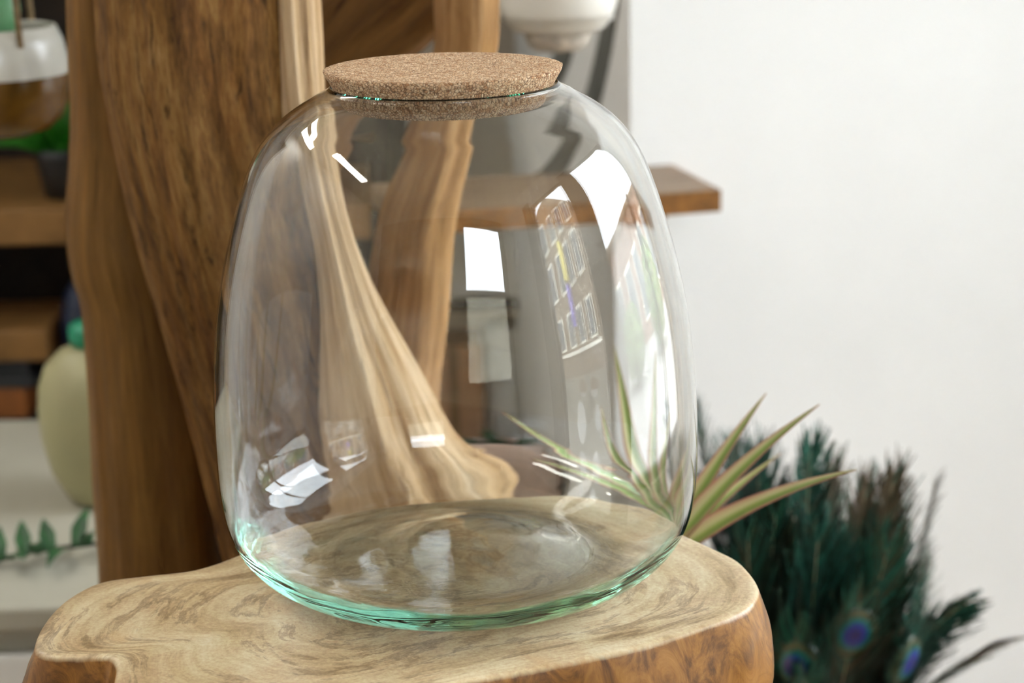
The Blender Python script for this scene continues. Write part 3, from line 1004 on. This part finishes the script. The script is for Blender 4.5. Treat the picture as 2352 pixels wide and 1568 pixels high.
FE = [
    ((.205, .62, -.108), -.02, .035, False, 1.2, .3, .8, 'dark wispy peacock feather rising closest to the right edge of the jar'),
    ((.235, .60, -.140), -.02, .035, False, .9, .3, 1.0, 'dark peacock feather behind the upright dracaena leaf'),
    ((.262, .64, -.165), -.015, .035, False, .5, .3, 1.1, 'dark peacock feather behind the crossing dracaena leaf tips'),
    ((.310, .62, -.145), -.01, .035, False, .4, .55, .9, 'tall dark green peacock feather left of the bronze tipped ones'),
    ((.338, .66, -.185), .0, .035, False, .7, 1.0, .9, 'bronze tipped peacock feather at the centre back of the bunch'),
    ((.363, .62, -.183), .01, .035, False, .6, 1.2, .9, 'bronze tipped peacock feather, left of the two tallest at right'),
    ((.390, .63, -.180), .012, .035, False, .4, 1.2, .9, 'bronze tipped peacock feather, right of the two tallest at right'),
    ((.428, .62, -.180), .04, .035, False, 1.3, 1.0, .55, 'thin curved peacock feather bending up at the right of the bunch'),
    ((.410, .58, -.250), .03, .035, False, .9, .6, .7, 'teal edged peacock feather at the right flank of the bunch'),
    ((.452, .60, -.298), -.03, .03, False, .5, .55, .75, 'blue-green fringed peacock feather low at the right'),
    ((.480, .58, -.328), -.04, .03, False, 1.1, 1.1, .7, 'dark pointed peacock feather lowest at the far right'),
    ((.345, .54, -.262), .0, .036, True, .1, .5, .9, 'peacock feather with a clear royal blue eye at the front'),
    ((.285, .53, -.290), -.01, .034, True, -.3, .4, .9, 'peacock feather with a dark blue eye beside the slab edge'),
    ((.290, .51, -.325), -.01, .034, True, .2, .4, .9, 'low peacock feather with a teal eye beside the slab corner'),
    ((.245, .57, -.210), -.02, .036, False, .2, .3, 1, 'deep green peacock feather just behind the right end of the slab'),
    ((.310, .57, -.215), -.005, .036, False, .3, .35, 1, 'deep green peacock feather above the dark blue eye'),
    ((.375, .57, -.225), .01, .036, False, -.2, .6, 1, 'green-bronze peacock feather right above the royal blue eye'),
    ((.275, .60, -.200), -.02, .036, False, -.3, .4, 1, 'deep green peacock feather behind the lowest dracaena leaf'),
    ((.395, .55, -.300), .03, .034, True, .7, .5, .9, 'turned peacock feather with a half hidden eye right of the royal blue eye'),
    ((.330, .59, -.235), .0, .036, False, .5, .4, 1, 'dark green peacock feather directly behind the royal blue eye'),
    ((.225, .58, -.255), -.03, .036, False, .1, .3, 1, 'dark green peacock feather mostly hidden by the slab end'),
]
for i, (tp, sd, le, ey, fc, br, spd, lb) in enumerate(FE):
    feather(tp, sd, le, 50 + i, lb, ey, fc, br, spd * 1.2, 210, .07 if tp[0] > .44 else .02)

# ------------------------------------------------------------------ left background
cb_ = empty('white_cabinet', (-.82, .86, FZ))
tag(cb_, 'low white cabinet in the left background carrying the cream jug', 'cabinet')
MB().box(-.48, .48, -.32, .20, 0, .475, .004).build('body', M_cab, cb_)
MB().box(-.49, .49, -.34, .21, .4755, .50, .004).build('top', M_cab, cb_)
for s in (-1, 1):
    d_ = MB().box(-.225, .225, -.012, 0, .03, .45, .003).build('door', M_white, cb_)
    d_.location = (.235 * s, -.322, 0)
    MB().tube([(0, -.03, .30), (0, -.03, .38)], .005, 8).build('handle', M_metal, d_, True).location = (-.19 * s, 0, 0)
bk = empty('plastic_jug', (-.392, .80, -.25))
tag(bk, 'cream plastic jug with a teal cap on the white cabinet beside the trunk', 'jug')
MB().lathe([(0, 0), (.030, 0), (.042, .006), (.056, .035), (.063, .07), (.0645, .10), (.062, .125), (.054, .146), (.040, .160), (.022, .166), (.021, .172), (0, .172)], 56).build('body', M_bucket, bk, True)
MB().lathe([(.0245, .1675), (.027, .169), (.027, .185), (.024, .189), (0, .190)], 32).build('cap', M_teal, bk, True)
MB().tube([(.045, 0, .150), (.062, 0, .168), (.085, 0, .150), (.088, 0, .110), (.066, 0, .085)], .006, 8).build('handle', M_bucket, bk, True)
# leafy sprig lying on the cabinet
sp = empty('leafy_sprig', (-.40, .63, -.25))
tag(sp, 'dark green leafy sprig lying on the white cabinet in front of the cream jug', 'plant')
MB().tube([(-.09, -.03, .004), (-.03, -.005, .012), (.03, .01, .012), (.08, .02, .02)], .002, 6).build('stem', M_dark, sp, True)
rnd = random.Random(3)
for i in range(16):
    t = i / 15
    b0 = Vector((-.09 + .17 * t, -.03 + .05 * t, .006 + .012 * t))
    d = Vector((rnd.uniform(-.3, .5), (1 if i % 2 else -1) * .6, rnd.uniform(.0, .5))).normalized()
    strap_leaf(b0, b0 + d * rnd.uniform(.03, .05), .006, .009, 0, 'leaf', sp, M_dleaf)

# dark shelving unit behind the trunk
su = empty('shelving_unit', (-.72, 1.70, FZ))
tag(su, 'dark stained shelving unit with tan shelf boards in the left background', 'shelving')
MB().box(-.85, .585, .22, .24, 0, 1.9).build('back_panel', M_dark, su)
for x in (-.85, .555):
    MB().box(x, x + .03, -.2, .22, 0, 1.9).build('side_panel', M_dark, su)
for z in (.31, .615, 1.25, 1.7):
    MB().box(-.82, .555, -.2, .22, z, z + .05, .003).build('shelf_board', M_tan if .5 < z < 1 else M_dark, su)
def onsu(x, y, z):
    return (x, y, FZ + z)
# things on the shelving unit
tag(MB().box(-.2, .015, -.1, .1, 0, .045, .004).build('storage_box', M_brownboard, None, False, (-.68, 1.60, FZ + .3605)), 'flat orange-brown wooden box on the lower board of the shelving unit', 'box')
tag(MB().box(-.2, .03, -.1, .1, 0, .012, .002).box(-.19, .02, -.09, .09, .012, .036).build('tray', M_metal, None, False, (-.68, 1.60, FZ + .406)), 'dark tray between the orange-brown box and the tan board', 'tray')
tag(MB().box(-.18, .05, -.09, .09, 0, .046, .004).build('wooden_board', M_tan, None, False, (-.68, 1.60, FZ + .4425)), 'tan wooden board lying on the dark tray in the shelving unit', 'board')
bt = empty('bottle', (-.585, 1.56, FZ + .361))
tag(bt, 'navy glazed bottle standing next to the tan board in the shelving unit', 'bottle')
MB().lathe([(0, 0), (.03, 0), (.034, .005), (.034, .13), (.025, .17), (.011, .19), (.011, .225), (.0, .226)], 32).build('body', M_navy, bt, True)
MB().lathe([(.0112, .205), (.014, .206), (.014, .228), (0, .229)], 20).build('cap', M_metal, bt, True)
pp = empty('potted_plant', (-.60, 1.60, FZ + .665))
tag(pp, 'bright green leafy plant in a dark pot below the left hanging pot', 'plant')
MB().lathe([(0, 0), (.035, 0), (.045, .06), (.048, .07), (.042, .07), (.038, .06), (0, .055)], 32).build('pot', M_metal, pp, True)
rnd = random.Random(9)
for i in range(26):
    a = rnd.uniform(0, 6.28)
    e = rnd.uniform(.1, 1.2)
    d = Vector((math.cos(a) * math.cos(e), math.sin(a) * math.cos(e), math.sin(e)))
    strap_leaf((d.x * .02, d.y * .02, .06), Vector((0, 0, .06)) + d * rnd.uniform(.09, .14), .012, .016, rnd.uniform(-.6, .6), 'leaf', pp, M_leaf)

# ------------------------------------------------------------------ rack with goods; dark shelf, white box and canister stand for the mirrored window
rk = empty('metal_rack', (.0, 1.80, FZ))
tag(rk, 'small metal rack, its dark shelf standing in for the transom bar mirrored in the jar', 'rack')
for x in (-.11, .13):
    for y in (-.10, .10):
        MB().tube([(x, y, 0), (x, y, .62)], .006, 8).build('post', M_metal, rk, True)
MB().box(-.12, .14, -.11, .11, .455, .468, .002).build('upper_shelf', M_metal, rk)
MB().box(-.12, .14, -.11, .11, .17, .18, .002).build('lower_shelf', M_white, rk)
wb = empty('storage_box', (.012, 1.78, FZ + .4685))
tag(wb, 'white lidded box on the rack, standing in for the front window mirrored in the jar', 'box')
MB().box(-.075, .075, -.07, .07, 0, .105, .004).build('body', M_white, wb)
MB().box(-.078, .078, -.073, .073, .1055, .13, .004).build('lid', M_white, wb)
cn = empty('canister', (.035, 1.76, FZ + .181))
tag(cn, 'tall white canister on the rack, standing in for the lower front window mirrored in the jar', 'canister')
MB().lathe([(0, 0), (.040, 0), (.042, .004), (.042, .21), (0, .212)], 40).build('body', M_white, cn, True)
MB().lathe([(.0425, .205), (.044, .206), (.044, .232), (.040, .236), (0, .237)], 40).build('lid', M_white, cn, True)
cb2 = empty('cardboard_box', (-.055, 1.76, FZ + .181))
tag(cb2, 'upright brown cardboard box beside the white canister on the rack', 'box')
MB().box(-.042, .042, -.05, .05, 0, .215, .002).build('body', M_card, cb2)
MB().box(-.008, .008, -.0512, -.0502, 0, .2155).build('tape', M_tan, cb2)
pk = empty('round_planter', (.005, 1.54, FZ))
tag(pk, 'pale pink round planter with green leaves standing before the rack', 'planter')
MB().lathe([(0, 0), (.05, 0), (.058, .01), (.078, .10), (.080, .17), (.070, .245), (.064, .25), (.058, .245), (.068, .17), (0, .16)], 48).build('body', M_pink, pk, True)
rnd = random.Random(5)
for i in range(10):
    a = rnd.uniform(0, 6.28)
    d = Vector((math.cos(a), math.sin(a), rnd.uniform(.2, .7))).normalized()
    strap_leaf((d.x * .03, d.y * .03, .235), Vector((0, 0, .24)) + d * .085, .012, .013, 0, 'leaf', pk, M_dleaf)
MB().lathe([(0, .225), (.064, .225), (.064, .228), (0, .23)], 32).build('soil', M_soil, pk, True)
